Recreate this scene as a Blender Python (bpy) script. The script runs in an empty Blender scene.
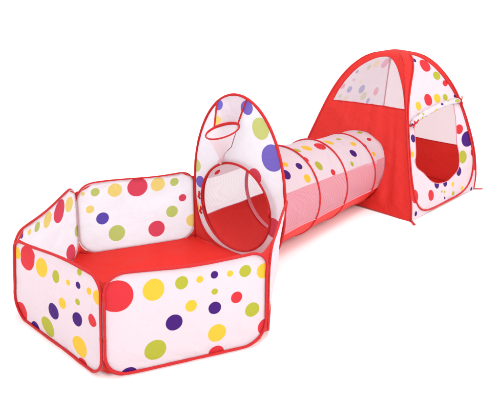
import bpy, math
from mathutils import Vector, Matrix, noise
CAMP = (1.708639, -1.464696, 1.238548, 2.270802, -0.371321, 0.006613, 612.240886)
WORLD_S, KEY_P, SIDE_P, TOP_P, EXPO = 1.06, 46, 50, 6, 0.36
REAR_Z = .262
RIM_C = (-.0175, .400, .604); RIM_EX = (.652, .700, .291); RIM_EY = (-.749, .655, .1015)
NET_END = (-.078, .462, .445)
# ------------------------------------------------------------------ geometry
def V(*a): return Vector(a)
def lerp(a, b, t): return a + (b - a) * t
def interp(tab, x):
    if x <= tab[0][0]: return tab[0][1]
    for (x0, y0), (x1, y1) in zip(tab, tab[1:]):
        if x <= x1: return y0 + (y1 - y0) * (x - x0) / (x1 - x0)
    return tab[-1][1]
def smooth_interp(tab, x):
    # Catmull-Rom through a table
    n = len(tab)
    if x <= tab[0][0]: return tab[0][1]
    if x >= tab[-1][0]: return tab[-1][1]
    for i in range(n - 1):
        if tab[i][0] <= x <= tab[i + 1][0]: break
    x0, y0 = tab[i]; x1, y1 = tab[i + 1]
    def slope(k):
        a = tab[max(k - 1, 0)]; b = tab[min(k + 1, n - 1)]
        return (b[1] - a[1]) / (b[0] - a[0])
    h = x1 - x0; t = (x - x0) / h
    m0 = slope(i) * h; m1 = slope(i + 1) * h
    return ((2*t**3 - 3*t*t + 1) * y0 + (t**3 - 2*t*t + t) * m0 + (-2*t**3 + 3*t*t) * y1 + (t**3 - t*t) * m1)

# pit corners, metres: (top point, bottom point) in order round the hexagon
PIT = {'A': ((-0.2182, -0.4771, 0.348), (-0.2994, -0.4757, 0.004)), 'B': ((-0.5158, -0.0181, 0.348), (-0.5389, -0.0143, 0.004)), 'C': ((-0.2876, 0.4897, 0.348), (-0.2815, 0.4809, 0.004)), 'D': ((0.2758, 0.4734, 0.348), (0.2153, 0.4519, 0.004)), 'E': ((0.5401, 0.0164, 0.348), (0.558, -0.0054, 0.004)), 'F': ((0.2651, -0.463, 0.348), (0.2941, -0.5113, 0.004))}
PIT_PANELS = [('F', 'E'), ('A', 'F'), ('B', 'A'), ('C', 'B'), ('E', 'D')]
class Panel:
    def __init__(s, k0, k1):
        s.t0 = Vector(PIT[k0][0]); s.b0 = Vector(PIT[k0][1]); s.t1 = Vector(PIT[k1][0]); s.b1 = Vector(PIT[k1][1])
        s.w = ((s.t1 - s.t0).length + (s.b1 - s.b0).length) / 2
        s.h = ((s.t0 - s.b0).length + (s.t1 - s.b1).length) / 2
        m = (s.t0 + s.b0 + s.t1 + s.b1) / 4
        n = (s.b1 - s.b0).cross((s.t0 - s.b0)).normalized()
        c = V(0, 0, m.z)
        if n.dot(m - c) < 0: n = -n
        s.n = n
    def at(s, u, v, off=0.0):
        a = u / s.w; b = v / s.h
        p = lerp(lerp(s.b0, s.b1, a), lerp(s.t0, s.t1, a), b)
        return p + s.n * off
ARCH_Y = 0.4763
class Arch:
    w = 0.55; h = 0.75
    n = V(0, 1, 0)
    def at(s, u, v, off=0.0): return V(u, ARCH_Y + off, v)
TUN_R = 0.228
TUN_Y0, TUN_Y1 = 0.478, 1.60
RINGS = [0.490, 0.800, 1.065, 1.360]
TUN_PROF = [(.4, .228), (.80, .227), (1.065, .217), (1.36, .204), (1.6, .200)]
def tun_r(y): return smooth_interp(TUN_PROF, y)
class Tunnel:
    # u = arc length from the crest, positive to the right (+x); v = y
    def at(s, u, v, off=0.0):
        th = u / TUN_R
        ks = sorted(RINGS + [1.50, TUN_Y1])
        sag = 0.0
        for a, b in zip(ks, ks[1:]):
            if a <= v <= b: sag = math.sin(math.pi * (v - a) / (b - a))
        r0 = tun_r(v)
        r = r0 - 0.009 * sag * (1.0 if math.cos(th) > -0.3 else 0.35) + off
        x = r * math.sin(th); z = r0 + r * math.cos(th)
        return V(x, v, max(z, 0.005) + 0.002)
# tent: four base corners and the profile shared by the four corner edges
TC = {'M': V(0.428, 1.385, 0), 'R': V(0.477, 2.115, 0), 'B': V(-0.22, 2.18, 0), 'L': V(-0.36, 1.415, 0)}
TAX = V(.045, 1.775, 0)
PROF = [(0, 1.0), (.10, .998), (.25, .945), (.43, .825), (.60, .668), (.72, .50), (.78, .35), (.805, .22), (.818, .06)]
TENT_H = 0.818
LEAN = {'M': [(0, 1), (.10, .95), (.25, .84), (.43, .76), (.60, .72), (.72, .72), (.85, .9)], 'R': [(0, 1), (.85, 1)], 'B': [(0, 1), (.85, 1)], 'L': [(0, 1), (.25, .97), (.43, .95), (.60, .955), (.75, .98), (.85, 1)]}
def corner(k, z):
    return TAX + (TC[k] - TAX) * (smooth_interp(PROF, z) * smooth_interp(LEAN[k], z))
class TentFace:
    def __init__(s, a, b):
        s.ka, s.kb = a, b
        s.a = TC[a]; s.b = TC[b]
        s.m = (s.a + s.b) / 2
        s.n = V((s.b - s.a).y, -(s.b - s.a).x, 0).normalized()
        if s.n.dot(s.m - TAX) < 0: s.n = -s.n
        s.hw0 = (s.b - s.a).length / 2
        zs = [i * TENT_H / 120 for i in range(121)]
        L = [0.0]
        for z0, z1 in zip(zs, zs[1:]):
            m0 = (corner(a, z0) + corner(b, z0)) / 2; m1 = (corner(a, z1) + corner(b, z1)) / 2
            L.append(L[-1] + math.hypot(z1 - z0, (m1 - m0).length))
        s.arc = list(zip(zs, L))
    def at(s, q, z, off=0.0):
        # q in -1..1 from corner a to corner b
        p = lerp(corner(s.ka, z), corner(s.kb, z), (q + 1) / 2)
        bow = -0.03 * (1 - q * q) * math.sin(math.pi * min(1, z / TENT_H))
        lift = (0 if s.ka in 'RB' else 0.012) * (1 - q * q) * max(0, 1 - z / 0.10) + 0.01 * max(0, (z - .72) / .1)
        return V(p.x, p.y, z + lift) + s.n * (off + bow)
    def uv(s, q, z):
        return (q * (corner(s.ka, z) - corner(s.kb, z)).length / 2, interp(s.arc, z))
DOTS = {'front': [(0.0443, 0.277, 0.0521, 'r'), (0.1616, 0.2809, 0.0354, 'y'), (0.2554, 0.2887, 0.022, 'g'), (0.318, 0.2887, 0.0115, 'y'), (0.3688, 0.2965, 0.0128, 'p'), (0.4235, 0.2926, 0.0109, 'y'), (0.4783, 0.2926, 0.0216, 'g'), (0.5486, 0.2809, 0.0274, 'y'), (0.3688, 0.2379, 0.0109, 'g'), (0.447, 0.2027, 0.0204, 'r'), (0.2867, 0.2027, 0.0199, 'y'), (0.3688, 0.1793, 0.0219, 'p'), (0.5056, 0.1441, 0.0268, 'g'), (0.228, 0.1558, 0.0281, 'p'), (0.3766, 0.0855, 0.0324, 'y'), (0.1655, 0.0699, 0.0363, 'g'), (0.3766, 0.0074, 0.0276, 'r'), (0.5604, 0.066, 0.0317, 'r'), (0.0795, -0.0005, 0.0278, 'p')],
  'left': [(0.019, 0.2881, 0.0252, 'y'), (0.0943, 0.292, 0.0494, 'r'), (0.1923, 0.2841, 0.0362, 'y'), (0.2865, 0.2802, 0.0227, 'g'), (0.3581, 0.2802, 0.0107, 'y'), (0.4146, 0.2881, 0.0125, 'p'), (0.4711, 0.2841, 0.012, 'y'), (0.4183, 0.3355, 0.0129, 'g'), (0.5163, 0.2762, 0.0237, 'y'), (0.407, 0.2249, 0.0115, 'g'), (0.3279, 0.1933, 0.0202, 'y'), (0.2752, 0.1419, 0.0311, 'p'), (0.407, 0.1617, 0.024, 'p'), (0.4824, 0.1854, 0.0217, 'r'), (0.23, 0.055, 0.0409, 'g'), (0.4221, 0.0669, 0.0375, 'y'), (0.0454, 0.0313, 0.0415, 'r'), (0.1395, -0.0003, 0.0295, 'p'), (0.4296, -0.0003, 0.0252, 'r'), (0.5276, 0.134, 0.0112, 'y')],
  'inner_left': [(0.1566, 0.2944, 0.0524, 'r'), (0.0596, 0.2866, 0.0347, 'y'), (0.2686, 0.3023, 0.0353, 'y'), (0.3582, 0.3102, 0.0213, 'g'), (0.4179, 0.3141, 0.0123, 'y'), (0.4776, 0.3259, 0.011, 'p'), (-0.0001, 0.1333, 0.0295, 'g'), (0.0745, 0.0508, 0.0403, 'r')],
  'inner_back': [(0.4709, 0.3062, 0.0201, 'g'), (0.3816, 0.3023, 0.0329, 'y'), (0.2768, 0.3023, 0.0472, 'r'), (0.1797, 0.3023, 0.0343, 'y'), (0.0981, 0.3023, 0.0205, 'g'), (0.0593, 0.2169, 0.0185, 'r'), (0.1137, 0.1548, 0.0288, 'g'), (0.4981, 0.2247, 0.0187, 'y'), (0.4437, 0.1703, 0.0293, 'p'), (0.3816, 0.0849, 0.039, 'g'), (0.1913, 0.0771, 0.04, 'r'), (0.0127, 0.0965, 0.0318, 'y'), (0.5253, 0.3062, 0.0089, 'y')],
  'arch': [(-0.0962, 0.6938, 0.0209, 'p'), (0.0547, 0.7016, 0.0304, 'p'), (-0.0925, 0.6311, 0.0186, 'y'), (0.1264, 0.6232, 0.047, 'g'), (0.1943, 0.5095, 0.0576, 'p'), (0.1, 0.4076, 0.0368, 'r'), (-0.2623, 0.388, 0.0338, 'g'), (-0.2321, 0.3096, 0.0283, 'p'), (-0.2736, 0.1803, 0.0314, 'y'), (-0.2887, 0.1176, 0.0171, 'y'), (-0.2132, 0.0353, 0.0267, 'g'), (0.2094, 0.196, 0.047, 'r')],
  'tunnel': [(0.1221, 0.6769, 0.0159, 'y'), (0.1724, 0.6336, 0.0268, 'p'), (0.1573, 0.7439, 0.0184, 'p'), (0.2276, 0.7478, 0.0207, 'y'), (0.0618, 0.8384, 0.0203, 'g'), (0.0568, 0.929, 0.0293, 'y'), (0.1372, 0.8187, 0.0164, 'r'), (0.0719, 1.0235, 0.0324, 'r'), (0.1874, 0.8817, 0.0262, 'g'), (0.0518, 1.1337, 0.0283, 'y'), (0.2427, 0.9683, 0.017, 'r'), (0.1724, 1.2322, 0.026, 'p'), (0.0317, 1.2558, 0.0159, 'g'), (0.1121, 1.2992, 0.0186, 'y'), (0.2327, 1.1653, 0.0153, 'g'), (0.1472, 1.374, 0.0188, 'p'), (0.0266, 1.4842, 0.0167, 'g'), (0.1121, 1.4685, 0.0152, 'r'), (0.2176, 1.4134, 0.0162, 'y'), (-0.2296, 0.5469, 0.0166, 'r'), (-0.3, 0.736, 0.015, 'g'), (-0.17, 0.62, 0.02, 'p'), (-0.13, 0.75, 0.022, 'y'), (-0.19, 0.9, 0.018, 'g'), (-0.14, 1.02, 0.02, 'r'), (-0.2, 1.2, 0.02, 'y'), (-0.12, 1.3, 0.016, 'p')],
  'tent_front': [(0.0443, 0.7953, 0.0364, 'r'), (0.1021, 0.7296, 0.0255, 'g'), (0.1509, 0.6793, 0.018, 'r'), (0.185, 0.7043, 0.02, 'p'), (-0.0172, 0.836, 0.0138, 'p'), (0.2009, 0.6504, 0.0101, 'g'), (-0.1093, 0.5738, 0.0248, 'y'), (-0.0127, 0.5978, 0.0336, 'r'), (0.0662, 0.5978, 0.0255, 'y'), (0.1283, 0.5978, 0.0186, 'g'), (0.2015, 0.5978, 0.0086, 'p'), (0.2664, 0.3329, 0.0472, 'p'), (0.2198, 0.2309, 0.0382, 'g'), (0.2042, 0.3998, 0.0291, 'r'), (0.3226, 0.2466, 0.0298, 'r'), (-0.2193, 0.4116, 0.0217, 'p'), (-0.2222, 0.2858, 0.0258, 'p'), (-0.2588, 0.3329, 0.0162, 'y'), (0.1669, 0.1563, 0.0263, 'p'), (-0.0682, 0.1329, 0.0252, 'p'), (0.02, 0.1174, 0.02, 'p'), (0.0966, 0.0943, 0.0145, 'y'), (0.2076, 0.0414, 0.0148, 'y'), (0.1028, 0.0339, 0.0145, 'g'), (-0.0249, 0.0791, 0.0085, 'g'), (0.0068, 0.0677, 0.0085, 'g'), (-0.1466, 0.0867, 0.0304, 'r'), (-0.3124, 0.1213, 0.0347, 'r'), (0.0023, 0.0301, 0.0085, 'p'), (-0.2221, 0.0226, 0.0082, 'g'), (-0.3178, 0.0301, 0.0134, 'p'), (0.3327, 0.0113, 0.0121, 'p')],
  'tent_back': [(0.1814, 0.6315, 0.0174, 'r'), (0.1182, 0.6037, 0.0206, 'p'), (0.0049, 0.5919, 0.027, 'p'), (0.1004, 0.7169, 0.0116, 'p'), (-0.157, 0.5565, 0.0279, 'r'), (-0.1364, 0.751, 0.0331, 'r'), (-0.0503, 0.7553, 0.0266, 'y'), (0.0062, 0.738, 0.0176, 'g'), (-0.0334, 0.5409, 0.0274, 'g'), (-0.0937, 0.502, 0.0185, 'p'), (0.104, 0.6636, 0.0088, 'r'), (0.0377, 0.6475, 0.0119, 'y'), (0.1272, 0.5487, 0.0148, 'y'), (0.1819, 0.5683, 0.0117, 'g'), (0.1647, 0.7598, 0.0114, 'y')],
  'right': [(0.1, 0.06, 0.03, 'g'), (0.05, 0.2, 0.02, 'y'), (0.2, 0.02, 0.02, 'p')]}
# ------------------------------------------------------------------ materials
def lin(h):
    h = h.lstrip('#'); out = []
    for i in (0, 2, 4):
        c = int(h[i:i+2], 16) / 255
        out.append(c / 12.92 if c <= .04045 else ((c + .055) / 1.055) ** 2.4)
    return tuple(out) + (1,)
OUT_PAL = {'r': lin('CF3039'), 'y': lin('DFBB38'), 'g': lin('A9AE38'), 'p': lin('3F1670')}
IN_PAL = {'r': lin('CB445A'), 'y': lin('DCCB76'), 'g': lin('AFC06A'), 'p': lin('5548A4')}
ARCH_PAL = {'r': lin('CF4A60'), 'y': lin('DDC66C'), 'g': lin('BEC97A'), 'p': lin('6F63BC')}
FADE_PAL = {'r': lin('D07C96'), 'y': lin('D8C691'), 'g': lin('B4BB90'), 'p': lin('7B7DB4')}
WHITE = lin('DBD0D7')
LAV = lin('E5EAF1')
RED = (.66, .030, .024, 1)
def fabric(name, col, dots=None, pal=None, transl=.25, alpha=1.0, rough=.6, spec=.2, net=False, bump=.55, weave=True, scale=7.0):
    m = bpy.data.materials.new(name); m.use_nodes = True
    nt = m.node_tree; N = nt.nodes; L = nt.links; N.clear()
    out = N.new('ShaderNodeOutputMaterial')
    pb = N.new('ShaderNodeBsdfPrincipled'); pb.inputs['Roughness'].default_value = rough
    pb.inputs['Specular IOR Level'].default_value = spec
    tr = N.new('ShaderNodeBsdfTranslucent')
    mix = N.new('ShaderNodeMixShader'); mix.inputs[0].default_value = transl
    tc = N.new('ShaderNodeTexCoord')
    # slight cloth mottling in the dye
    nz = N.new('ShaderNodeTexNoise'); nz.inputs['Scale'].default_value = 35; nz.inputs['Detail'].default_value = 4
    L.new(tc.outputs['Object'], nz.inputs['Vector'])
    base = N.new('ShaderNodeMix'); base.data_type = 'RGBA'
    base.inputs[6].default_value = tuple(c * .95 for c in col[:3]) + (1,); base.inputs[7].default_value = col
    L.new(nz.outputs['Fac'], base.inputs[0])
    cur = base.outputs[2]
    if dots:
        uv = N.new('ShaderNodeUVMap'); uv.uv_map = 'cloth'
        wob = N.new('ShaderNodeTexNoise'); wob.inputs['Scale'].default_value = 60; wob.inputs['Detail'].default_value = 1
        L.new(uv.outputs[0], wob.inputs['Vector'])
        sub = N.new('ShaderNodeVectorMath'); sub.operation = 'MULTIPLY_ADD'
        sub.inputs[1].default_value = (.0014, .0014, 0); 
        L.new(wob.outputs['Color'], sub.inputs[0]); L.new(uv.outputs[0], sub.inputs[2])
        for (u, v, r, c) in dots:
            d = N.new('ShaderNodeVectorMath'); d.operation = 'DISTANCE'
            d.inputs[1].default_value = (u + .0007, v + .0007, 0); L.new(sub.outputs[0], d.inputs[0])
            mr = N.new('ShaderNodeMapRange'); mr.inputs[1].default_value = r - .0006; mr.inputs[2].default_value = r + .0012
            mr.inputs[3].default_value = 1; mr.inputs[4].default_value = 0
            L.new(d.outputs['Value'], mr.inputs[0])
            mx = N.new('ShaderNodeMix'); mx.data_type = 'RGBA'
            mx.inputs[7].default_value = pal[c]
            L.new(mr.outputs[0], mx.inputs[0]); L.new(cur, mx.inputs[6]); cur = mx.outputs[2]
    L.new(cur, pb.inputs['Base Color']); L.new(cur, tr.inputs['Color'])
    # soft creases
    n2 = N.new('ShaderNodeTexNoise'); n2.inputs['Scale'].default_value = scale; n2.inputs['Detail'].default_value = 5
    n2.inputs['Distortion'].default_value = .8
    L.new(tc.outputs['Object'], n2.inputs['Vector'])
    bp = N.new('ShaderNodeBump'); bp.inputs['Strength'].default_value = bump; bp.inputs['Distance'].default_value = .028
    L.new(n2.outputs['Fac'], bp.inputs['Height'])
    last = bp
    L.new(last.outputs[0], pb.inputs['Normal']); L.new(last.outputs[0], tr.inputs['Normal'])
    L.new(pb.outputs[0], mix.inputs[1]); L.new(tr.outputs[0], mix.inputs[2])
    if alpha < 1:
        tp = N.new('ShaderNodeBsdfTransparent'); m2 = N.new('ShaderNodeMixShader'); m2.inputs[0].default_value = alpha
        if net:
            # knitted net: threads in two directions with small holes between
            uvn = N.new('ShaderNodeUVMap'); uvn.uv_map = 'cloth'; sx = N.new('ShaderNodeSeparateXYZ'); L.new(uvn.outputs[0], sx.inputs[0])
            ws = []
            for ax in (0, 1):
                ml = N.new('ShaderNodeMath'); ml.operation = 'MULTIPLY'; ml.inputs[1].default_value = 2 * math.pi / .0062; L.new(sx.outputs[ax], ml.inputs[0])
                sn = N.new('ShaderNodeMath'); sn.operation = 'SINE'; L.new(ml.outputs[0], sn.inputs[0]); ws.append(sn)
            mxn = N.new('ShaderNodeMath'); mxn.operation = 'MAXIMUM'; L.new(ws[0].outputs[0], mxn.inputs[0]); L.new(ws[1].outputs[0], mxn.inputs[1])
            mrn = N.new('ShaderNodeMapRange'); mrn.inputs[1].default_value = -.4; mrn.inputs[2].default_value = .8
            mrn.inputs[3].default_value = alpha - .20; mrn.inputs[4].default_value = min(1, alpha + .10)
            L.new(mxn.outputs[0], mrn.inputs[0]); L.new(mrn.outputs[0], m2.inputs[0])
        L.new(tp.outputs[0], m2.inputs[1]); L.new(mix.outputs[0], m2.inputs[2]); L.new(m2.outputs[0], out.inputs[0])
    else:
        L.new(mix.outputs[0], out.inputs[0])
    return m
M_red = fabric('red_fabric', RED, transl=.3, bump=.7)
M_redfloor = fabric('red_groundsheet', (.66, .026, .020, 1), transl=.0, bump=.4, spec=.1, scale=5)
M_redsheer = fabric('red_web_fabric', (.62, .040, .034, 1), transl=.4)
M_redstrip = fabric('tunnel_floor_fabric', (.66, .034, .028, 1), transl=.0, bump=.4)
M_pipe = fabric('red_piping', (.56, .020, .022, 1), transl=0, bump=.5, scale=130)
M_mesh = fabric('pale_mesh', lin('D8D2DA'), transl=.5, alpha=.72, bump=.1, net=True)
M_pinkmesh = fabric('pink_mesh', lin('E3A8B4'), transl=.4, alpha=.77, bump=.1, net=True)
M_windowmesh = fabric('window_mesh', lin('DCD6DC'), transl=.4, alpha=.38, bump=.1)
M_backmesh = fabric('back_window_mesh', lin('E0CDD2'), transl=.5, alpha=.8, bump=.1)
M_net = fabric('hoop_net', lin('ECE2E6'), transl=.5, alpha=.55, bump=.1)
M_cord = fabric('dark_cord', lin('8A3A42'), transl=0)
M_dark = fabric('dark_patch', lin('2A1A3A'), transl=0)
M_white = fabric('white_fabric', WHITE, transl=.25)

fabric_back = fabric('hoop_backing_print', WHITE, DOTS['arch'][:3], ARCH_PAL)
M_net2 = fabric('net_knot', lin('E8CCD3'), transl=.3)
M_seam = fabric('pink_seam', lin('DC8793'), transl=0)
M_doortrim = fabric('door_trim', lin('C98592'), transl=0)
import random
random.seed(4)
m_flap = fabric('flap_print', WHITE, [(random.uniform(0, .42), random.uniform(0, .14), random.uniform(.008, .017), random.choice('rygpg')) for _ in range(26)], OUT_PAL)
# ------------------------------------------------------------------ mesh helpers
COL = bpy.context.scene.collection
class MB:
    def __init__(s): s.v = []; s.f = []; s.uv = []; s.mi = []; s.mats = []; s.sm = []
    def mat(s, m):
        if m not in s.mats: s.mats.append(m)
        return s.mats.index(m)
    def vert(s, p, uv=(0, 0)):
        s.v.append(tuple(p)); s.uv.append((uv[0], uv[1])); return len(s.v) - 1
    def face(s, idx, m):
        s.f.append(tuple(idx)); s.mi.append(s.mat(m))
    def build(s, name, parent=None, origin=None):
        o0 = origin if origin is not None else ORG.get(root_of(parent), V(0, 0, 0)) if parent else V(0, 0, 0)
        me = bpy.data.meshes.new(name)
        me.from_pydata([(x - o0.x, y - o0.y, z - o0.z) for x, y, z in s.v], [], s.f)
        ul = me.uv_layers.new(name='cloth')
        for lp in me.loops: ul.data[lp.index].uv = s.uv[lp.vertex_index]
        for m in s.mats: me.materials.append(m)
        for pl, i in zip(me.polygons, s.mi): pl.material_index = i; pl.use_smooth = True
        me.update()
        o = bpy.data.objects.new(name, me); COL.objects.link(o)
        if parent: o.parent = parent
        return o
ORG = {}
def root_of(o):
    while o.parent: o = o.parent
    return o.name
def tag(o, label=None, cat=None, kind=None):
    if label: o['label'] = label
    if cat: o['category'] = cat
    if kind: o['kind'] = kind
def thing(name, label, cat, loc):
    o = bpy.data.objects.new(name, None); COL.objects.link(o); o.location = loc
    o.empty_display_size = .1; ORG[o.name] = Vector(loc); tag(o, label, cat); return o
def wr(p, amp, sc=5.0, seed=0.0):
    q = Vector((p.x * sc + seed, p.y * sc - seed, p.z * sc + 2 * seed))
    return amp * (noise.noise(q) + .5 * noise.noise(q * 2.3))
def ringmap(mb, inner, outer, n, fn, mat, flip=False):
    """rings between two closed (a, b) outlines; fn(a, b, k) gives point and uv, k = 0 at inner, 1 at outer"""
    N = len(outer); rows = []
    for i in range(n + 1):
        k = i / n; row = []
        for (a0, b0), (a1, b1) in zip(inner, outer):
            a = a0 + (a1 - a0) * k; b = b0 + (b1 - b0) * k
            p, uv = fn(a, b, k); row.append(mb.vert(p, uv))
        rows.append(row)
    for r0, r1 in zip(rows, rows[1:]):
        for j in range(N):
            j2 = (j + 1) % N
            f = (r0[j], r1[j], r1[j2], r0[j2])
            mb.face(f[::-1] if flip else f, mat)
def tube(mb, pts, r, mat, closed=False, seg=8, flat=None):
    n = len(pts); rows = []
    up = None
    for i, p in enumerate(pts):
        if closed: d = pts[(i + 1) % n] - pts[i - 1]
        else: d = pts[min(i + 1, n - 1)] - pts[max(i - 1, 0)]
        if d.length < 1e-9: d = V(0, 0, 1)
        d.normalize()
        if up is None: up = d.orthogonal().normalized()
        up = (up - d * up.dot(d)).normalized()
        sd = d.cross(up)
        rr = r[i] if isinstance(r, (list, tuple)) else r
        if mat is M_pipe and rr > .003: rr *= 1 + .16 * noise.noise(p * 38)
        acc = 0
        rows.append([mb.vert(p + (up * math.cos(2 * math.pi * k / seg) + sd * math.sin(2 * math.pi * k / seg)) * rr, (i * .01, k * .01)) for k in range(seg)])
    if closed:
        # match the last ring to the first so that the seam does not twist
        best = min(range(seg), key=lambda s: sum((Vector(mb.v[rows[-1][k]]) - Vector(mb.v[rows[0][(k + s) % seg]])).length for k in range(seg)))
    for i in range(n if closed else n - 1):
        a = rows[i]
        if closed and i == n - 1: b = rows[0][best:] + rows[0][:best]
        else: b = rows[i + 1]
        for k in range(seg):
            k2 = (k + 1) % seg
            mb.face((a[k], b[k], b[k2], a[k2]), mat)
    if not closed:
        mb.face(rows[0], mat); mb.face(rows[-1][::-1], mat)
def rrect(w, h, rad, n=10, m=14):
    """rounded rectangle outline; rad = (bl, br, tr, tl)"""
    out = []
    cs = [((rad[0], rad[0]), 180, rad[0]), ((w - rad[1], rad[1]), 270, rad[1]), ((w - rad[2], h - rad[2]), 0, rad[2]), ((rad[3], h - rad[3]), 90, rad[3])]
    for i, ((cx, cy), a0, r) in enumerate(cs):
        for k in range(n + 1):
            a = math.radians(a0 + 90 * k / n); out.append((cx + r * math.cos(a), cy + r * math.sin(a)))
        (nx, ny), na, nr = cs[(i + 1) % 4]; a = math.radians(na)
        e = (nx + nr * math.cos(a), ny + nr * math.sin(a)); s = out[-1]
        for k in range(1, m): out.append((s[0] + (e[0] - s[0]) * k / m, s[1] + (e[1] - s[1]) * k / m))
    return out

# ------------------------------------------------------------------ the ball pit
pit = thing('ball_pit', 'white polka dot hexagonal ball pit with red floor and a tall arch holding a hoop', 'ball pit', (0, 0, 0))
RAD = {('F', 'E'): (.075, .085, .06, .07), ('A', 'F'): (.10, .075, .06, .05), ('B', 'A'): (.09, .09, .075, .06), ('C', 'B'): (.085, .09, .08, .07), ('E', 'D'): (.11, .14, .05, .12)}
KEY = {('F', 'E'): 'front', ('A', 'F'): 'left', ('B', 'A'): 'inner_left', ('C', 'B'): 'inner_back', ('E', 'D'): 'right'}
SEED = {('F', 'E'): 1.3, ('A', 'F'): 4.1, ('B', 'A'): 7.7, ('C', 'B'): 2.9, ('E', 'D'): 9.2}
panels = {}
for kk in PIT_PANELS:
    P = Panel(*kk); panels[kk] = P
    key = KEY[kk]; dots = DOTS[key]
    if key.startswith('inner'): mo = fabric(key + '_reverse', LAV, dots, IN_PAL, transl=.55)
    else: mo = fabric(key + '_print', WHITE, dots, OUT_PAL, transl=.3)
    out = rrect(P.w, P.h, RAD[kk])
    sd = SEED[kk]
    cx, cy = P.w / 2, P.h / 2
    def edge(a, b, P=P, sd=sd):
        # the sprung wire is never quite true
        v = b + .006 * math.sin(math.pi * 2 * a / P.w + sd) * (1 if b > P.h / 2 else .7)
        return a, max(v, 0.002)
    out = [edge(*q) for q in out]
    def surf(a, b, k, P=P, sd=sd, off=0):
        bulge = .012 * (1 - k * k) * (1 if True else 0)
        p = P.at(a, b)
        p = p + P.n * (bulge + (1 - k ** 4) * wr(p, .009, 6, sd) + math.sin(math.pi * max(0, k - .72) / .28) * wr(p, .0038, 26, sd) + off)
        p.z = max(p.z, .006); return p, (a, b)
    mb = MB()
    inn = [(cx, cy)] * len(out)
    ringmap(mb, inn, out, 26, lambda a, b, k: surf(a, b, k), mo)
    po = mb.build('side_panel', pit)
    # the piping is sewn to the outer side of the edge
    def hem(a, b, P=P):
        s = .004 * max(0, min(1, (P.h * .93 - b) / .05))
        return (cx + (a - cx) * (1 - s / cx), cy + (b - cy) * (1 - s / cy))
    t = MB(); tube(t, [surf(*hem(a, b), 1, off=.0062 if key.startswith('inner') else .0052)[0] for a, b in out], .0051, M_pipe, closed=True)
    t.build('piping', po)
# red webs that fill the rounded corners
def web_pts(P, rad, at_end, top):
    h = P.h; pts = []
    for i in range(9):
        f = math.radians(4 + 82 * i / 8)
        u = rad - rad * math.cos(f); v = (h - rad + rad * math.sin(f)) if top else (rad - rad * math.sin(f))
        pts.append(P.at(P.w - u if at_end else u, v))
    return pts
ARCH_A, ARCH_ZC, ARCH_B = .268, .30, .449
def arch_outline(th):
    c, s = math.cos(th), math.sin(th)
    if s >= 0: e = 2.0; b = ARCH_B
    else: e = 2.9; b = ARCH_ZC - .006
    x = ARCH_A * math.copysign(abs(c) ** (2 / e), c); z = ARCH_ZC + b * math.copysign(abs(s) ** (2 / e), s)
    return x, z
joins = {'F': (('A', 'F'), ('F', 'E')), 'A': (('B', 'A'), ('A', 'F')), 'B': (('C', 'B'), ('B', 'A')), 'C': (None, ('C', 'B')), 'E': (('F', 'E'), ('E', 'D')), 'D': (('E', 'D'), None)}
for k in 'ABCDEF':
    T = Vector(PIT[k][0]); Bt = Vector(PIT[k][1])
    inward = -(V(T.x, T.y, 0).normalized())
    for top in (True, False):
        mb = MB()
        for idx, kk in enumerate(joins[k]):
            K = lerp(Bt, T, .94) + inward * .008 if top else lerp(Bt, T, .05) + inward * (.028 if k in 'AEF' else .004)
            if top and k in 'E': K = lerp(Bt, T, .985) + inward * .02
            if kk is None:
                # against the arch
                if top:
                    pts = [V(math.copysign(arch_outline(a)[0], T.x), ARCH_Y, arch_outline(a)[1]) for a in [math.radians(x) for x in range(0, 22, 3)]]
                else:
                    pts = [V(math.copysign(arch_outline(a)[0], T.x), ARCH_Y, arch_outline(a)[1]) for a in [math.radians(x) for x in range(-85, 0, 7)]]
            else:
                P = panels[kk]; at_end = (kk[1] == k); r4 = RAD[kk]
                rad = (r4[2] if at_end else r4[3]) if top else (r4[1] if at_end else r4[0])
                pts = web_pts(P, rad, at_end, top)
            fan = []
            for i, p in enumerate(pts):
                row = []
                for j in range(6):
                    q = lerp(K, p, j / 5)
                    q = q + inward * (.003 * math.sin(math.pi * j / 5)) + V(0, 0, -.006 * math.sin(math.pi * j / 5) if top else 0)
                    q += inward * (wr(q, .003, 14, 3) * math.sin(math.pi * j / 5) - .002)
                    q.z = max(q.z, .005)
                    row.append(mb.vert(q))
                fan.append(row)
            for r0, r1 in zip(fan, fan[1:]):
                for j in range(5): mb.face((r0[j], r0[j + 1], r1[j + 1], r1[j]), M_redsheer)
        mb.build('corner_web', pit)
# floor
mb = MB(); fl = []
order = 'FEDCBA'
for a, b in zip(order, order[1:] + order[0]):
    if a == 'D':
        A = Vector(PIT['D'][1]); M_ = V(.17, ARCH_Y - .002, .004); C_ = V(-.283, .486, .004)
        for i in range(8): q = lerp(A, M_, i / 8); fl.append((q.x, q.y))
        for i in range(12): q = lerp(M_, C_, i / 12); fl.append((q.x, q.y))
        continue
    A = Vector(PIT[a][1]) * (.95 if a in 'AEF' else 1.0); Bv = Vector(PIT[b][1]) * (.95 if b in 'AEF' else 1.0)
    for i in range(20): q = lerp(A, Bv, i / 20); fl.append((q.x, q.y))
ringmap(mb, [(0, 0)] * len(fl), fl, 40, lambda a, b, k: (V(a, b, .010 + abs(wr(V(a, b, 0), .014, 5, 5)) * (1 - k ** 6)), (a, b)), M_redfloor)
def cove(a, b):
    d = min((V(a, b, 0) - V(PIT[c][1][0], PIT[c][1][1], 0)).length for c in 'BCD')
    return .009 + .027 * max(0, 1 - d / .085)
sk = [mb.vert((a * 1.004, b * 1.004, cove(a, b))) for a, b in fl]; n0 = len(sk); e0 = sk[0] - n0
for i in range(n0): mb.face((e0 + i, sk[i], sk[(i + 1) % n0], e0 + (i + 1) % n0), M_redfloor)
mb.build('floor_sheet', pit)
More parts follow.
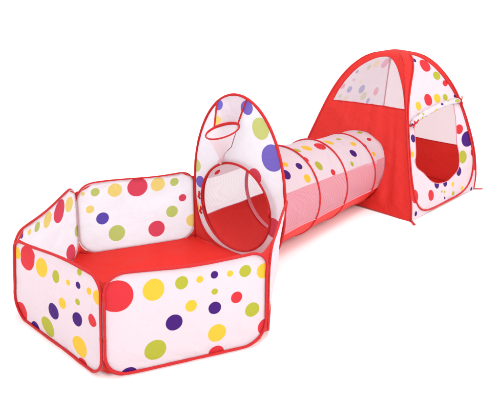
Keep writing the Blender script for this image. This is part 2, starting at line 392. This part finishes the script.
t = MB(); tube(t, [lerp(Vector(PIT['C'][1]), Vector(PIT['C'][0]), i / 12 * .92) + V(.002, -.004, 0) for i in range(13)], .0045, M_redsheer, seg=8); t.build('corner_seam', pit)
# the tall arch with a porthole
NA = 120
PC = V(-.018, ARCH_Y, .234); PR = .207
arch_out = [];  hole = []
dense = [arch_outline(2 * math.pi * i / 2000) for i in range(2000)]
for i in range(NA):
    th = 2 * math.pi * i / NA
    best = min(dense, key=lambda q: abs(math.atan2(math.sin(math.atan2(q[1] - PC.z, q[0] - PC.x) - th), math.cos(math.atan2(q[1] - PC.z, q[0] - PC.x) - th))))
    arch_out.append(best); hole.append((PC.x + PR * math.cos(th), PC.z + PR * math.sin(th)))
m_arch = fabric('arch_print', LAV, DOTS['arch'], ARCH_PAL, transl=.5)
def asurf(a, b, k, off=0):
    p = V(a, ARCH_Y, b); p.y += off + math.sin(math.pi * k) * (wr(p, .008, 6, 2.2) + wr(p, .0015, 22, 1))
    return p, (a, b)
mb = MB()
ringmap(mb, hole, arch_out, 24, lambda a, b, k: asurf(a, b, k), m_arch)
arch = mb.build('arch_panel', pit)
t = MB(); tube(t, [V(a, ARCH_Y, b) for a, b in arch_out], .0062, M_pipe, closed=True); t.build('piping', arch)
t = MB(); tube(t, [V(a, ARCH_Y - .001, b) for a, b in hole], .0055, M_pipe, closed=True, seg=8); t.build('porthole_trim', arch)
# toggles that tie the tunnel on
for th in (176, 196, 8):
    a = math.radians(th); t = MB(); c = V(PC.x + (PR + .004) * math.cos(a), ARCH_Y - .012, PC.z + (PR + .004) * math.sin(a))
    tube(t, [c + V(-.004, 0, .018), c + V(.003, -.004, .006), c + V(-.002, -.006, -.006), c + V(.005, -.002, -.02)], [.003, .006, .006, .003], M_pipe)
    t.build('tie', arch)
# hoop hanging from the arch
bl, br_ = V(-.113, ARCH_Y - .004, .71), V(.055, ARCH_Y - .004, .74)
RC = V(*RIM_C); RRX, RRY = .0745, .0745
ex = V(*RIM_EX).normalized(); ey = V(*RIM_EY).normalized()
def rim(th): return RC + ex * (RRX * math.cos(th)) + ey * (RRY * math.sin(th))

t = MB(); rows = []
for i in range(13):
    row = []
    for j in range(13):
        a = i / 12; b = j / 12
        p = lerp(lerp(bl, br_, a), rim(math.radians(113 - 97 * a)), b) + V(0, -.004 * math.sin(math.pi * a) * math.sin(math.pi * b), 0)
        if b == 0: p.z = ARCH_ZC + ARCH_B * math.sqrt(max(0, 1 - (p.x / ARCH_A) ** 2)) - .004
        row.append(t.vert(p, (p.x, p.z)))
    rows.append(row)
for r0, r1 in zip(rows, rows[1:]):
    for j in range(12): t.face((r0[j], r0[j + 1], r1[j + 1], r1[j]), m_back if False else fabric_back)
hb = t.build('hoop_backing', pit)
for i, nm in ((0, 'strap'), (12, 'strap')):
    t2 = MB(); tube(t2, [Vector(t.v[x]) + V(0, -.001, 0) for x in rows[i]], .0042 if i == 0 else .0036, M_pipe, seg=6); t2.build('strap', hb)
t = MB(); pts = [rim(2 * math.pi * i / 48) for i in range(48)]
tube(t, pts, [.0035 + .0034 * max(0, math.sin(2 * math.pi * i / 48 + .4)) for i in range(48)], M_pipe, closed=True)
rm = t.build('hoop_rim', pit)
t = MB(); rows = []
for j in range(14):
    k = j / 13; row = []
    for i in range(40):
        th = 2 * math.pi * i / 40
        c = lerp(RC, V(*NET_END), k); sc = 1 - .91 * k ** .8
        p = c + (rim(th) - RC) * sc; p += V(0, .002 * math.sin(5 * th) * math.sin(math.pi * k), 0)
        row.append(t.vert(p, (.47 * i / 40, .2 * k)))
    rows.append(row)
for r0, r1 in zip(rows, rows[1:]):
    for i in range(40): t.face((r0[i], r0[(i + 1) % 40], r1[(i + 1) % 40], r1[i]), M_net)
t.build('net', rm)
t = MB(); e = V(*NET_END)
tube(t, [rim(math.radians(12)), lerp(rim(math.radians(12)), e, .55) + V(.012, 0, -.006), e + V(.012, 0, .035), e + V(.008, 0, .01)], .0017, M_cord, seg=6); t.build('cord', rm)
t = MB(); tube(t, [e + V(.006, 0, .02), e + V(-.004, -.004, .008), e + V(-.012, -.004, -.008), e + V(-.004, -.003, -.014)], [.006, .010, .010, .005], M_net2, seg=8); t.build('knot', rm)

# ------------------------------------------------------------------ the tunnel
tun = thing('play_tunnel', 'dotted crawl tunnel with pink mesh sides joining the ball pit to the tent', 'tunnel', (0, .97, 0))
TN = Tunnel()
m_ttop = fabric('tunnel_print', WHITE, DOTS['tunnel'], OUT_PAL, transl=.45)
def seam_wave(a, v):
    a = a if a < 180 else a - 360
    return 1.7 * noise.noise(Vector((v * 6, a * .1, 0)))
def tstrip(a0, a1, mat, name, off=0, na=40, nv=70, amp=.002):
    mb = MB(); rows = []
    for i in range(na + 1):
        row = []
        for j in range(nv + 1):
            v = TUN_Y0 + (TUN_Y1 - TUN_Y0) * j / nv
            b0 = a0 + seam_wave(a0, v); b1 = a1 + seam_wave(a1, v)
            u = math.radians(b0 + (b1 - b0) * i / na) * TUN_R
            p = TN.at(u, v); p = TN.at(u, v, off + wr(p, amp, 9, 1.7)); row.append(mb.vert(p, (u, v)))
        rows.append(row)
    for r0, r1 in zip(rows, rows[1:]):
        for j in range(nv): mb.face((r0[j], r0[j + 1], r1[j + 1], r1[j]), mat)
    return mb.build(name, tun)
tstrip(-65, 65, m_ttop, 'top_cover')
tstrip(65, 112.5, M_pinkmesh, 'mesh_side')
tstrip(-112.5, -65, M_mesh, 'mesh_side')
tstrip(112.5, 247.5, M_redstrip, 'floor_strip', amp=.003)
for y in RINGS + [TUN_Y1 - .006]:
    r = tun_r(y) + .001
    t = MB(); tube(t, [V(r * math.sin(2 * math.pi * i / 72), y + .004 * math.sin(2 * math.pi * i / 72 + y * 9) * (.3 if y < .5 else 1), max(r + .002 + r * math.cos(2 * math.pi * i / 72), .006)) for i in range(72)], .0048, M_pipe, closed=True, seg=8)
    rg = t.build('ring', tun)
    t = MB(); rows = []
    for j in range(7):
        yy = y + (.0125 if y < 1.5 else .004) * (j / 3 - 1)
        rows.append([t.vert((( r - .006) * math.sin(2 * math.pi * i / 72), yy + .004 * math.sin(2 * math.pi * i / 72 + y * 9) * (.3 if y < .5 else 1), max(r + .002 + (r - .006) * math.cos(2 * math.pi * i / 72), .009))) for i in range(72)])
    for r0, r1 in zip(rows, rows[1:]):
        for i in range(72): t.face((r0[i], r0[(i + 1) % 72], r1[(i + 1) % 72], r1[i]), M_seam)
    if y > .6: t.build('sleeve', rg)
for sgn, mtx in ((1, 1), (-1, 1)):
    for ang in (112.5,):
        t = MB(); tube(t, [TN.at(math.radians(sgn * ang + seam_wave(sgn * ang, TUN_Y0 + (TUN_Y1 - TUN_Y0) * j / 70)) * TUN_R, TUN_Y0 + (TUN_Y1 - TUN_Y0) * j / 70, .001) for j in range(71)], .0028, M_seam, seg=6); t.build('seam', tun)

# ------------------------------------------------------------------ the tent
tent = thing('pop_up_tent', 'red and white polka dot pop-up tent with an open door beside the tunnel end', 'tent', (TAX.x, TAX.y, 0))
FACES = {'front': TentFace('M', 'R'), 'tunnel': TentFace('L', 'M'), 'rear': TentFace('R', 'B'), 'far': TentFace('B', 'L')}
def loop_outline(cq, cz, N=120, sides=.955, top=.808, bot=.012, e_top=3.2, e_bot=4.2, skew=False):
    pts = []
    for i in range(N):
        th = 2 * math.pi * i / N; c, s = math.cos(th), math.sin(th)
        e = e_top if s >= 0 else e_bot; bz = (top - cz) if s >= 0 else (cz - bot)
        if s >= 0 and c > 0 and skew: e = 3.2
        q, z = sides * math.copysign(abs(c) ** (2 / e), c), cz + bz * math.copysign(abs(s) ** (2 / e), s)
        if skew and q < 0 and z > .50: q *= 1 - .50 * ((z - .50) / (top - .50)) ** 2.2
        pts.append((q, z))
    return pts
def resample(loop, N):
    L = [0.0]
    for p, q in zip(loop, loop[1:] + loop[:1]): L.append(L[-1] + math.hypot(p[0] - q[0], p[1] - q[1]))
    return L
def by_angle(loop, c, N, kq=.4):
    """points of a closed outline at N even angles round c (q is squeezed to metres by kq)"""
    out = []
    n = len(loop)
    for i in range(N):
        th = 2 * math.pi * i / N; d = (math.cos(th), math.sin(th)); bt = None
        for (a0, b0), (a1, b1) in zip(loop, loop[1:] + loop[:1]):
            x0, y0, x1, y1 = (a0 - c[0]) * kq, b0 - c[1], (a1 - c[0]) * kq, b1 - c[1]
            den = d[0] * (y1 - y0) - d[1] * (x1 - x0)
            if abs(den) < 1e-12: continue
            t = (x0 * (y1 - y0) - y0 * (x1 - x0)) / den; w = (x0 * d[1] - y0 * d[0]) / den
            if t > 0 and -1e-6 <= w <= 1 + 1e-6 and (bt is None or t < bt): bt = t
        out.append((c[0] + bt * d[0] / kq, c[1] + bt * d[1]))
    if len(loop) == 4:      # keep the exact corners of a straight-sided outline
        for a, b in loop:
            k = min(range(N), key=lambda i: abs(math.remainder(2 * math.pi * i / N - math.atan2(b - c[1], (a - c[0]) * kq), 2 * math.pi)))
            out[k] = (a, b)
    return out
def outline_rect(): return [(-1, 0), (1, 0), (1, TENT_H), (-1, TENT_H)]
def dense_loop(pts, m=8):
    # closed Catmull-Rom
    out = []; n = len(pts)
    for i in range(n):
        p0, p1, p2, p3 = pts[i - 1], pts[i], pts[(i + 1) % n], pts[(i + 2) % n]
        for k in range(m):
            t = k / m
            out.append(tuple(.5 * (2 * p1[d] + (p2[d] - p0[d]) * t + (2 * p0[d] - 5 * p1[d] + 4 * p2[d] - p3[d]) * t * t + (-p0[d] + 3 * p1[d] - 3 * p2[d] + p3[d]) * t ** 3) for d in (0, 1)))
    return out
def fsurf(F, seed, amp=.006, off=0):
    def fn(a, b, k):
        p = F.at(a, b)
        edge = max(0, min(1, (1 - abs(a)) * 6))
        fold = 0
        if F.ka == 'L' and b < .56: fold = .011 * noise.noise(Vector((a * 9, b * 2.2, seed))) * min(1, b / .1)
        return F.at(a, b, off + edge * (wr(p, amp, 5, seed) + wr(p, .0012, 20, seed) + fold)), F.uv(a, b)
    return fn
NL = 144
DOOR = dense_loop([(-.77, .26), (-.73, .33), (-.71, .40), (-.68, .485), (-.42, .505), (-.1, .522), (.3, .535), (.74, .54), (.72, .49), (.66, .41), (.60, .33), (.575, .24), (.49, .171), (.28, .138), (.1, .122), (-.157, .130), (-.35, .156), (-.55, .208)])
crown = MB(); lower = MB()
for nm, F in FACES.items():
    seed = {'front': 1.1, 'tunnel': 5.3, 'rear': 8.8, 'far': 3.1}[nm]
    if nm in ('front', 'far'):
        cq, cz = (-.03, .335) if nm == 'front' else (0, .36)
        lp = by_angle(loop_outline(0, .40, sides=.955 if nm == 'front' else .995, bot=.006, top=.80 if nm == 'front' else .80, e_top=2.6 if nm == 'front' else 7, skew=nm == 'front'), (cq, cz), NL)
        box = by_angle(outline_rect(), (cq, cz), NL)
        dots = DOTS['tent_front'] if nm == 'front' else DOTS['tent_back']
        mo = fabric('tent_%s_print' % nm, WHITE, dots, FADE_PAL if nm == 'far' else OUT_PAL, transl=.55 if nm == 'far' else .3)
        inner = by_angle(DOOR, (cq, cz), NL) if nm == 'front' else [(cq, cz)] * NL
        mb = MB()
        ringmap(mb, inner, lp, 24, fsurf(F, seed), mo)
        panel = mb.build('dotted_panel', tent)
        t = MB(); tube(t, [F.at(a, b, .002) for a, b in lp], .0052, M_pipe, closed=True); t.build('piping', panel)
        if nm == 'front':
            t = MB(); tube(t, [fsurf(F, seed)(a, b, 0)[0] for a, b in inner], .0022, M_doortrim, closed=True, seg=6); t.build('door_trim', panel)
        # red crown above, white below
        groups = {True: [], False: []}
        fn = fsurf(F, seed, 0); hem_ = MB()
        for i in range(NL):
            j = (i + 1) % NL
            low_ = max(box[i][1], box[j][1]) < .13
            tgt, mt = (hem_, mo) if low_ else (crown, M_red)
            for s0 in range(6):
                q = []
                for ii, ss in ((i, s0), (i, s0 + 1), (j, s0 + 1), (j, s0)):
                    a = lp[ii][0] + (box[ii][0] - lp[ii][0]) * ss / 6; b = lp[ii][1] + (box[ii][1] - lp[ii][1]) * ss / 6
                    p, uv = fn(a, b, 0); q.append(tgt.vert(p, uv))
                tgt.face(q, mt)
        hem_.build('hem', panel)
    else:
        WZ = .545
        cq, cz = 0, .40
        loop = dense_loop([(-.80, WZ), (-.80, .62), (-.76, .69), (-.62, .755), (-.25, .79), (.2, .80), (.55, .787), (.80, .752), (.915, .68), (.945, .60), (.945, WZ)], 6)
        # window: straight sill, arched head
        arc = [(-.945 if False else -.80, WZ)]
        head = [p for p in loop if p[1] >= WZ]
        wl = []
        base_n = 40
        tb_ = [(-.855, WZ), (-.845, .61), (-.80, .67), (-.68, .738), (-.35, .782), (.2, .793), (.55, .779), (.77, .742), (.90, .68), (.95, .61), (.962, WZ)]
        for i in range(len(tb_) - 1):
            p0 = tb_[max(i - 1, 0)]; p1 = tb_[i]; p2 = tb_[i + 1]; p3 = tb_[min(i + 2, len(tb_) - 1)]
            for k in range(8):
                s = k / 8
                wl.append(tuple(.5 * (2 * p1[d] + (p2[d] - p0[d]) * s + (2 * p0[d] - 5 * p1[d] + 4 * p2[d] - p3[d]) * s * s + (-p0[d] + 3 * p1[d] - 3 * p2[d] + p3[d]) * s ** 3) for d in (0, 1)))
        wl.append(tb_[-1])
        for k in range(1, base_n): wl.append((.962 - 1.817 * k / base_n, WZ))
        if nm == 'rear':
            WZ = REAR_Z
            wl = [(-.997, WZ), (-.997, .5)] + [(-.995, .62), (-.985, .70), (-.97, .76), (-.5, .79), (0, .795), (.5, .79), (.97, .76), (.985, .70), (.995, .62)] + [(.997, .5), (.997, WZ)] + [(.997 - 1.994 * k / 40, WZ) for k in range(1, 40)]
        wc = (.07, .66) if nm == 'tunnel' else (0, .52)
        win = by_angle(wl, wc, NL)
        mb = MB(); ringmap(mb, [wc] * NL, win, 14, fsurf(F, seed, .003), M_windowmesh if nm == 'tunnel' else M_backmesh)
        # cloth between window and face outline, with a round way in for the tunnel
        red = MB()
        if nm == 'tunnel':
            # lower cloth with tunnel hole
            oq = -0.03; R0 = tun_r(1.5) + .003
            hole2 = []
            for i in range(NL):
                th = 2 * math.pi * i / NL
                x = R0 * math.cos(th); z = max(tun_r(1.5) + R0 * math.sin(th), .004)
                zz = max(z - .006, .002); ca = corner('L', zz); cb = corner('M', zz)
                hole2.append(((x - ca.x) / (cb.x - ca.x) * 2 - 1, zz))
            low = [(-1, 0), (1, 0), (1, WZ), (-1, WZ)]
            hc = (hole2[0][0] / 2 + hole2[NL // 2][0] / 2, .22)
            h3 = by_angle(hole2, hc, NL); l3 = by_angle(low, hc, NL)
            ringmap(red, h3, l3, 20, fsurf(F, seed, .007), M_red)
        else:
            low = [(-1, 0), (1, 0), (1, WZ), (-1, WZ)]
            ringmap(red, [(0, WZ / 2)] * NL, by_angle(low, (0, WZ / 2), NL), 20, fsurf(F, seed, .007), M_red)
        rp = red.build('red_panel', tent)
        wo = mb.build('window', rp)
        t = MB(); tube(t, [fsurf(F, seed, .003)(a, b, 1)[0] for a, b in win], .0024, M_pipe, closed=True, seg=6); t.build('window_trim', rp)
        up = [(-1, WZ), (1, WZ), (1, TENT_H), (-1, TENT_H)]
        ringmap(crown, win, by_angle(up, wc, NL), 8, fsurf(F, seed, .003), M_red)
# close the small opening at the tip
tip = [crown.vert(corner(k, TENT_H) + V(0, 0, TENT_H + .009)) for k in ('M', 'R', 'B', 'L')]
crown.face(tip, M_red)
crown.build('crown', tent)
for k, (a, b) in {'M': ('tunnel', 1), 'R': ('front', 1), 'B': ('rear', 1), 'L': ('far', 1)}.items():
    t = MB(); F = FACES[a]
    tube(t, [F.at(1, z * TENT_H / 60, .001 - .006 * max(0, (z - 44) / 16)) for z in range(1, 60)], [.005 * min(1, max(.3, (62 - z) / 16)) for z in range(1, 60)], M_pipe, seg=8); t.build('edge_piping', tent)
# groundsheet
mb = MB(); fl = []
for a, b in zip('MRBL', 'RBLM'):
    for i in range(16): q = TAX + (lerp(TC[a], TC[b], i / 16) - TAX) * .985; fl.append((q.x, q.y))
ringmap(mb, [(TAX.x, TAX.y)] * 64, fl, 20, lambda a, b, k: (V(a, b, .008 + abs(wr(V(a, b, 0), .006, 5, 5)) * (1 - k ** 6)), (a, b)), M_redfloor)
sk = [mb.vert((TAX.x + (a - TAX.x) * .985, TAX.y + (b - TAX.y) * .985, .016)) for a, b in fl]; n0 = len(sk); e0 = sk[0] - n0
for i in range(n0): mb.face((e0 + i, sk[i], sk[(i + 1) % n0], e0 + (i + 1) % n0), M_redfloor)
mb.build('floor_sheet', tent)
# rolled door flap and its ties
F = FACES['front']
path = dense_loop([(-.78, .478), (-.6, .492), (-.28, .508), (.15, .527), (.55, .541), (.88, .545)], 8)[:41]
pts = [F.at(a, b, .012) for a, b in path]
t = MB()
rr = [.012 + .006 * math.sin(math.pi * i / 40) + .002 * math.sin(i * 1.3) for i in range(41)]
tube(t, pts, rr, m_flap, seg=14)
fo = t.build('door_flap', tent)
for i in (2, 37):
    p = pts[i]; n = F.n; t = MB()
    d = (pts[min(i + 1, 40)] - pts[i - 1]).normalized(); up = d.cross(n).normalized()
    tube(t, [p + (n * math.cos(2 * math.pi * k / 16) + up * math.sin(2 * math.pi * k / 16)) * (rr[i] + .003) for k in range(16)], .004, M_pipe, closed=True, seg=6)
    tube(t, [p + n * (rr[i] + .003), p + n * (rr[i] + .012) + up * .012, p + n * (rr[i] + .012) + up * .03], .0045, M_pipe, seg=6)
    tube(t, [p + n * (rr[i] + .003), p + n * (rr[i] + .008) - up * .012, p + n * (rr[i] + .006) - up * .028], .003, M_pipe, seg=6)
    t.build('tie', fo)
# ground loops at the four corners
for k in 'MRBL':
    c = TC[k]; d = V(c.x - TAX.x, c.y - TAX.y, 0).normalized(); s = V(-d.y, d.x, 0)
    t = MB()
    ids = []
    for z in (.006, .0085):
        for a, b in ((-.005, -.006), (.055, -.006), (.055, .006), (-.005, .006)):
            q = c + d * a + s * b; ids.append(t.vert((q.x, q.y, z)))
    for f in ((0, 3, 2, 1), (4, 5, 6, 7), (0, 1, 5, 4), (1, 2, 6, 5), (2, 3, 7, 6), (3, 0, 4, 7)): t.face([ids[x] for x in f], M_pipe)
    t.build('ground_loop', tent)
    for sg in (1, -1):
        pass

# ------------------------------------------------------------------ the white studio floor, the light and the camera
mb = MB(); n = 96
m_floor = bpy.data.materials.new('white_studio_floor'); m_floor.use_nodes = True
pb = m_floor.node_tree.nodes['Principled BSDF']; pb.inputs['Roughness'].default_value = .9; pb.inputs['Specular IOR Level'].default_value = .1
nz = m_floor.node_tree.nodes.new('ShaderNodeTexNoise'); nz.inputs['Scale'].default_value = 3
rp = m_floor.node_tree.nodes.new('ShaderNodeMapRange'); rp.inputs[3].default_value = .93; rp.inputs[4].default_value = .96
m_floor.node_tree.links.new(nz.outputs['Fac'], rp.inputs[0]); m_floor.node_tree.links.new(rp.outputs[0], pb.inputs['Base Color'])
c0 = mb.vert((0, 0, 0)); prev = None
for r in (4, 15, 60):
    ring = [mb.vert((r * math.cos(2 * math.pi * i / n), r * math.sin(2 * math.pi * i / n), 0)) for i in range(n)]
    for i in range(n):
        j = (i + 1) % n
        mb.face((c0, ring[i], ring[j]) if prev is None else (prev[i], ring[i], ring[j], prev[j]), m_floor)
    prev = ring
g = mb.build('floor'); tag(g, 'plain seamless white studio floor under the play set', 'floor', 'structure')

S = bpy.context.scene
w = bpy.data.worlds.new('World'); S.world = w; w.use_nodes = True
w.node_tree.nodes['Background'].inputs[0].default_value = (1, .985, .99, 1)
w.node_tree.nodes['Background'].inputs[1].default_value = WORLD_S
def area(name, loc, target, size, power, spread=180):
    l = bpy.data.lights.new(name, 'AREA'); l.shape = 'SQUARE'; l.size = size; l.energy = power; l.color = (1, .98, .97); l.spread = math.radians(spread)
    o = bpy.data.objects.new(name, l); COL.objects.link(o); o.location = loc
    o.rotation_euler = (Vector(target) - Vector(loc)).to_track_quat('-Z', 'Y').to_euler(); return o
area('softbox', (1.2, -4.2, 3.6), (0, .4, .1), 2.4, KEY_P)
area('side_fill', (4.2, .9, 3.2), (.3, 1.0, 0), 2.4, SIDE_P)  # added fill lamp, brightens the floor and the tunnel's right side
area('overhead_fill', (1.7, .3, 3.9), (.62, 1.0, 0), 1.3, TOP_P, 62)  # narrow beam added to wash out the pinkish shade beside the tunnel

cd = bpy.data.cameras.new('camera'); cam = bpy.data.objects.new('camera', cd); COL.objects.link(cam); S.camera = cam
px, py, pz, yaw, pit_, roll, fpx = CAMP
fw = V(math.cos(pit_) * math.cos(yaw), math.cos(pit_) * math.sin(yaw), math.sin(pit_))
rt = fw.cross(V(0, 0, 1)).normalized(); upv = rt.cross(fw)
r2 = rt * math.cos(roll) + upv * math.sin(roll); u2 = -rt * math.sin(roll) + upv * math.cos(roll)
mw = Matrix((r2, u2, -fw)).transposed().to_4x4(); mw.translation = V(px, py, pz); cam.matrix_world = mw
cd.sensor_fit = 'HORIZONTAL'; cd.sensor_width = 36; cd.lens = 36 * fpx / 500; cd.clip_end = 500; cd.clip_start = .01
S.view_settings.view_transform = 'Standard'; S.view_settings.look = 'None'; S.view_settings.gamma = 1; S.view_settings.exposure = EXPO
S.cycles.max_bounces = 10; S.cycles.transparent_max_bounces = 16; S.cycles.diffuse_bounces = 6
